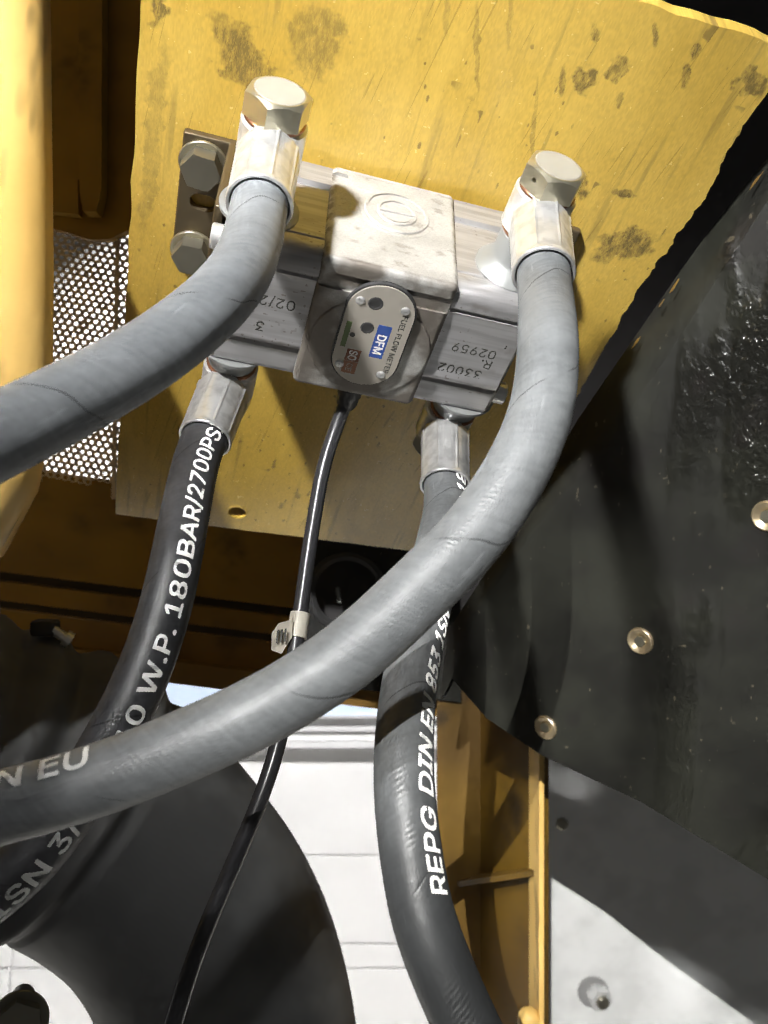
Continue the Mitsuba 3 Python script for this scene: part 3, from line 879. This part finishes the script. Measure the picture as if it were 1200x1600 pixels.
# ------------------------------------------------------------------ black sheet added for the unlit depth of the machine
thing('dark_interior_sheet', 'black sheet added for the dark interior beyond the upper right edge of the yellow plate', 'machine frame')
put('dark_interior_sheet__sheet', slab([at(225, -420, 1250), at(1700, -420, 1250), at(1700, 1250, 1250), at(690, 1096, 1250), at(225, 900, 1250)], 6), 'dark_paint', smooth=False)  # stands in for shade deep inside and hides the bright wall

# ------------------------------------------------------------------ yellow channel at the lower right
thing('channel_frame', 'shaded yellow steel channel with a small rib, between the printed hose and the black cover', 'machine frame')
put('channel_frame__web', slab([at(683, 1060, 560), at(760, 1060, 560), at(760, 1720, 560), at(683, 1720, 560)], 5), 'channel_shade_paint', smooth=False)
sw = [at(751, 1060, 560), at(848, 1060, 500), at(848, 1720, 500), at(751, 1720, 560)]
put('channel_frame__side_wall', slab(sw, 4), 'channel_shade_paint', smooth=False)
put('channel_frame__rib', slab([at(716, 1384, 540), at(752, 1376, 554), at(843, 1357, 497), at(843, 1372, 478)], 3), 'channel_shade_paint', smooth=False)
put('channel_frame__edge', rbox(at(842, 1150, 466).tolist(), (at(851, 1150, 466) + [0, 200, 33]).tolist(), .8, 8), 'yellow_lit_paint')  # lit strip: its light comes from a brighter yellow
lug = m3.Manifold.batch_hull([m3.Manifold.sphere(6, 24).translate(at(x, y, 470).tolist()) for x, y in [(826, 1592), (832, 1700), (826, 1700)]])
put('channel_frame__lug', lug, 'yellow_lit_paint')  # lit lug, brightened by the same paler yellow

# ------------------------------------------------------------------ grey side panel with its nut
thing('grey_panel', 'pale grey panel in the lower right corner, deep shade above and bright below', 'panel')
SD = 900.0
put('grey_panel__sheet', slab([at(853, 1060, SD), at(1520, 1060, SD), at(1520, 1760, SD), at(853, 1760, SD)], 5), 'grey_panel_paint', smooth=False)
NF = frame(at(932, 1552, SD - .4), (0.2, .12, -1), (1, .2, 0))
k = put('grey_panel__nut', hexhead(20, 13, 2.0), 'nut_metal', NF, smooth=18)
put(k + '__washer', ring(3, 15.4, 2.6, -.3, 48, .5), 'washer_grey', frame(at(926, 1549, SD - .2), (0, 0, -1)))
put(k + '__bolt_end', lathe([(6.4, 10), (6.4, 16.5), (5.4, 17.6), (.01, 17.6)], 28), 'bolt_dark', NF)
put('grey_panel__screw', lathe([(6.0, -.2), (6.0, 1.5), (4.5, 2.7), (.01, 3.0)], 32), 'bolt_dark', frame(at(878, 1287, SD), (0, 0, -1)))

# ------------------------------------------------------------------ black cover on the right
A_, B_, C_ = (1200, 250, 1 / 300), (700, 985, 1 / 430), (1200, 1375, 1 / 345)
cf = np.linalg.solve(np.array([[1, q[0], q[1]] for q in (A_, B_, C_)], float), np.array([q[2] for q in (A_, B_, C_)]))


def cover(x, y, off=0.0):
    return at(x, y, 1 / (cf @ [1, x, y]) + off)


thing('black_cover', 'large black dirty cover plate on the right with dull brass screws', 'cover')
inner = [(2300, -1000), (1480, -60), (1225, 275), (1130, 420), (1050, 545), (960, 680), (830, 835), (745, 960), (706, 1060)]
outer = [(2290, -1100), (1470, -140), (1212, 228), (1120, 345), (1062, 425), (903, 655), (785, 855), (700, 985), (686, 1095)]
low = [(760, 1122), (846, 1180), (1000, 1252), (1200, 1374), (1480, 1530), (2300, 1950)]  # run beyond the view added so its shadow covers the grey panel
pts = [cover(x, y) for x, y in inner] + [cover(x, y) for x, y in low]
put('black_cover__sheet', slab(pts, 4), 'black_panel_paint', smooth=False)
vv, ff = [], []
for (xa, ya), (xb, yb) in zip(inner, outer):
    a, b = cover(xa, ya), cover(xb, yb, 11)
    for t in np.linspace(0, 1, 9):
        q = a * (1 - t) + b * t
        q = q + np.array([0, 0, -1]) * 3.5 * math.sin(math.pi * t) * (1 if t < .5 else 1)
        vv.append(q)
for i in range(len(inner) - 1):
    for j in range(8):
        a = i * 9 + j
        ff += [(a, a + 1, a + 10), (a, a + 10, a + 9)]
fl = trimesh.Trimesh(np.array(vv), np.array(ff), process=False)
back = fl.copy()
back.vertices = back.vertices + [1.5, 1.0, 4]
back.invert()
put('black_cover__flange', trimesh.util.concatenate([fl, back]), 'black_panel_paint', smooth=True)
for i, (x, y, a, b) in enumerate([(1172, 283, 7, 1.1), (1046, 446, 8, .9), (1026, 472, 4, .8), (987, 532, 5.5, 1.0)]):
    c = cover(x + 2, y + 6, 5)
    pts = []
    for q in range(11):
        th = q * 2 * math.pi / 11
        r = .6 + .8 * rng.random()
        pts.append(c + (np.array([-.54, .82, .2]) * a * math.cos(th) + np.array([.82, .54, .1]) * b * math.sin(th)) * r * .42 + [0, 0, -4.5])
    put('black_cover__paint_flake', slab(pts, .4), 'channel_shade_paint', smooth=False)
cup = [(1.2, -1.0), (2.0, -.9), (2.4, -.2), (5.2, 1.6), (6.2, 1.9), (6.8, 1.3), (7.0, 0)][::-1]
na = np.cross(cover(1200, 1000) - cover(900, 1000), cover(1000, 1200) - cover(1000, 900))
na = -na / np.linalg.norm(na) if na[2] > 0 else na / np.linalg.norm(na)
for i, (x, y, s_) in enumerate([(1001, 1001, 1.0), (853, 1136, 1.0), (1199, 806, 1.0)]):
    fr = frame(cover(x, y), na, (1, .3 * i, 0))
    k = put('black_cover__screw', lathe([(r * .8 * s_, z * .8) for r, z in cup] + [(.01, -.8)], 40), 'brass', fr)
    put(k + '__head', hexhead(4.0, 1.6, .5).translate([0, 0, -.4]), 'bolt_metal', fr)

# ------------------------------------------------------------------ black rubber duct at the lower left
thing('rubber_duct', 'thick black rubber duct arching across the lower left, ribbed at its left end', 'duct')
dpts = [at(-190, 1170, 390), at(-60, 1185, 400), at(60, 1225, 415), at(190, 1305, 430), at(305, 1435, 438), at(362, 1590, 440), at(385, 1780, 440)]
dp = Pipe(dpts, 1.5, ref=(0, -1, 0))
rad = np.interp(dp.s, [0, 50, 90, 150, 400], [66, 65, 64, 60, 58])
sr = dp.nearest(150, 1280)
wv = np.clip((sr - dp.s) / 12, 0, 1) * np.clip((dp.s - dp.nearest(-75, 1185)) / 8, 0, 1)
rad = rad + wv * (3.6 * np.sin(dp.s / 21.0 * 2 * np.pi) - 1.0)
put('rubber_duct__body', dp.mesh(rad, 72), 'duct_rubber', smooth=True)
cuff = Pipe(dpts[:2], 1.5, ref=(0, -1, 0))
put('rubber_duct__cuff', cuff.mesh(np.full(len(cuff.s), 70.5), 72), 'duct_cuff_grey', smooth=40)
thing('hose_clamp', 'small shiny clamp screw on top of the ribbed duct end', 'clamp')
cl = at(92, 990, 395)
put('hose_clamp__screw', lathe([(2.2, -3), (2.2, 3), (3.6, 3), (3.6, 6), (.01, 6.5)], 28), 'zinc', frame(cl, (.7, .5, .2)))
put('hose_clamp__housing', rbox((cl + [-12, -6, -3]).tolist(), (cl + [-1, 1, 6]).tolist(), 1.5, 10), 'black_plastic')

# ------------------------------------------------------------------ bolt in the lower left corner
thing('corner_bolt', 'dark hex bolt on a washer in the bottom left corner', 'bolt')
BF = frame(at(30, 1596, 330), (.35, -.2, -1), (1, .4, 0))
put('corner_bolt__head', hexhead(15, 7, 1.4), 'bolt_dark', BF)
put('corner_bolt__washer', ring(4, 10.5, 1.6, -1.6, 48, .3), 'bolt_dark', BF)
put('corner_bolt__shank', lathe([(4.5, -30), (4.5, -1), (.01, -1)], 28), 'bolt_dark', BF)
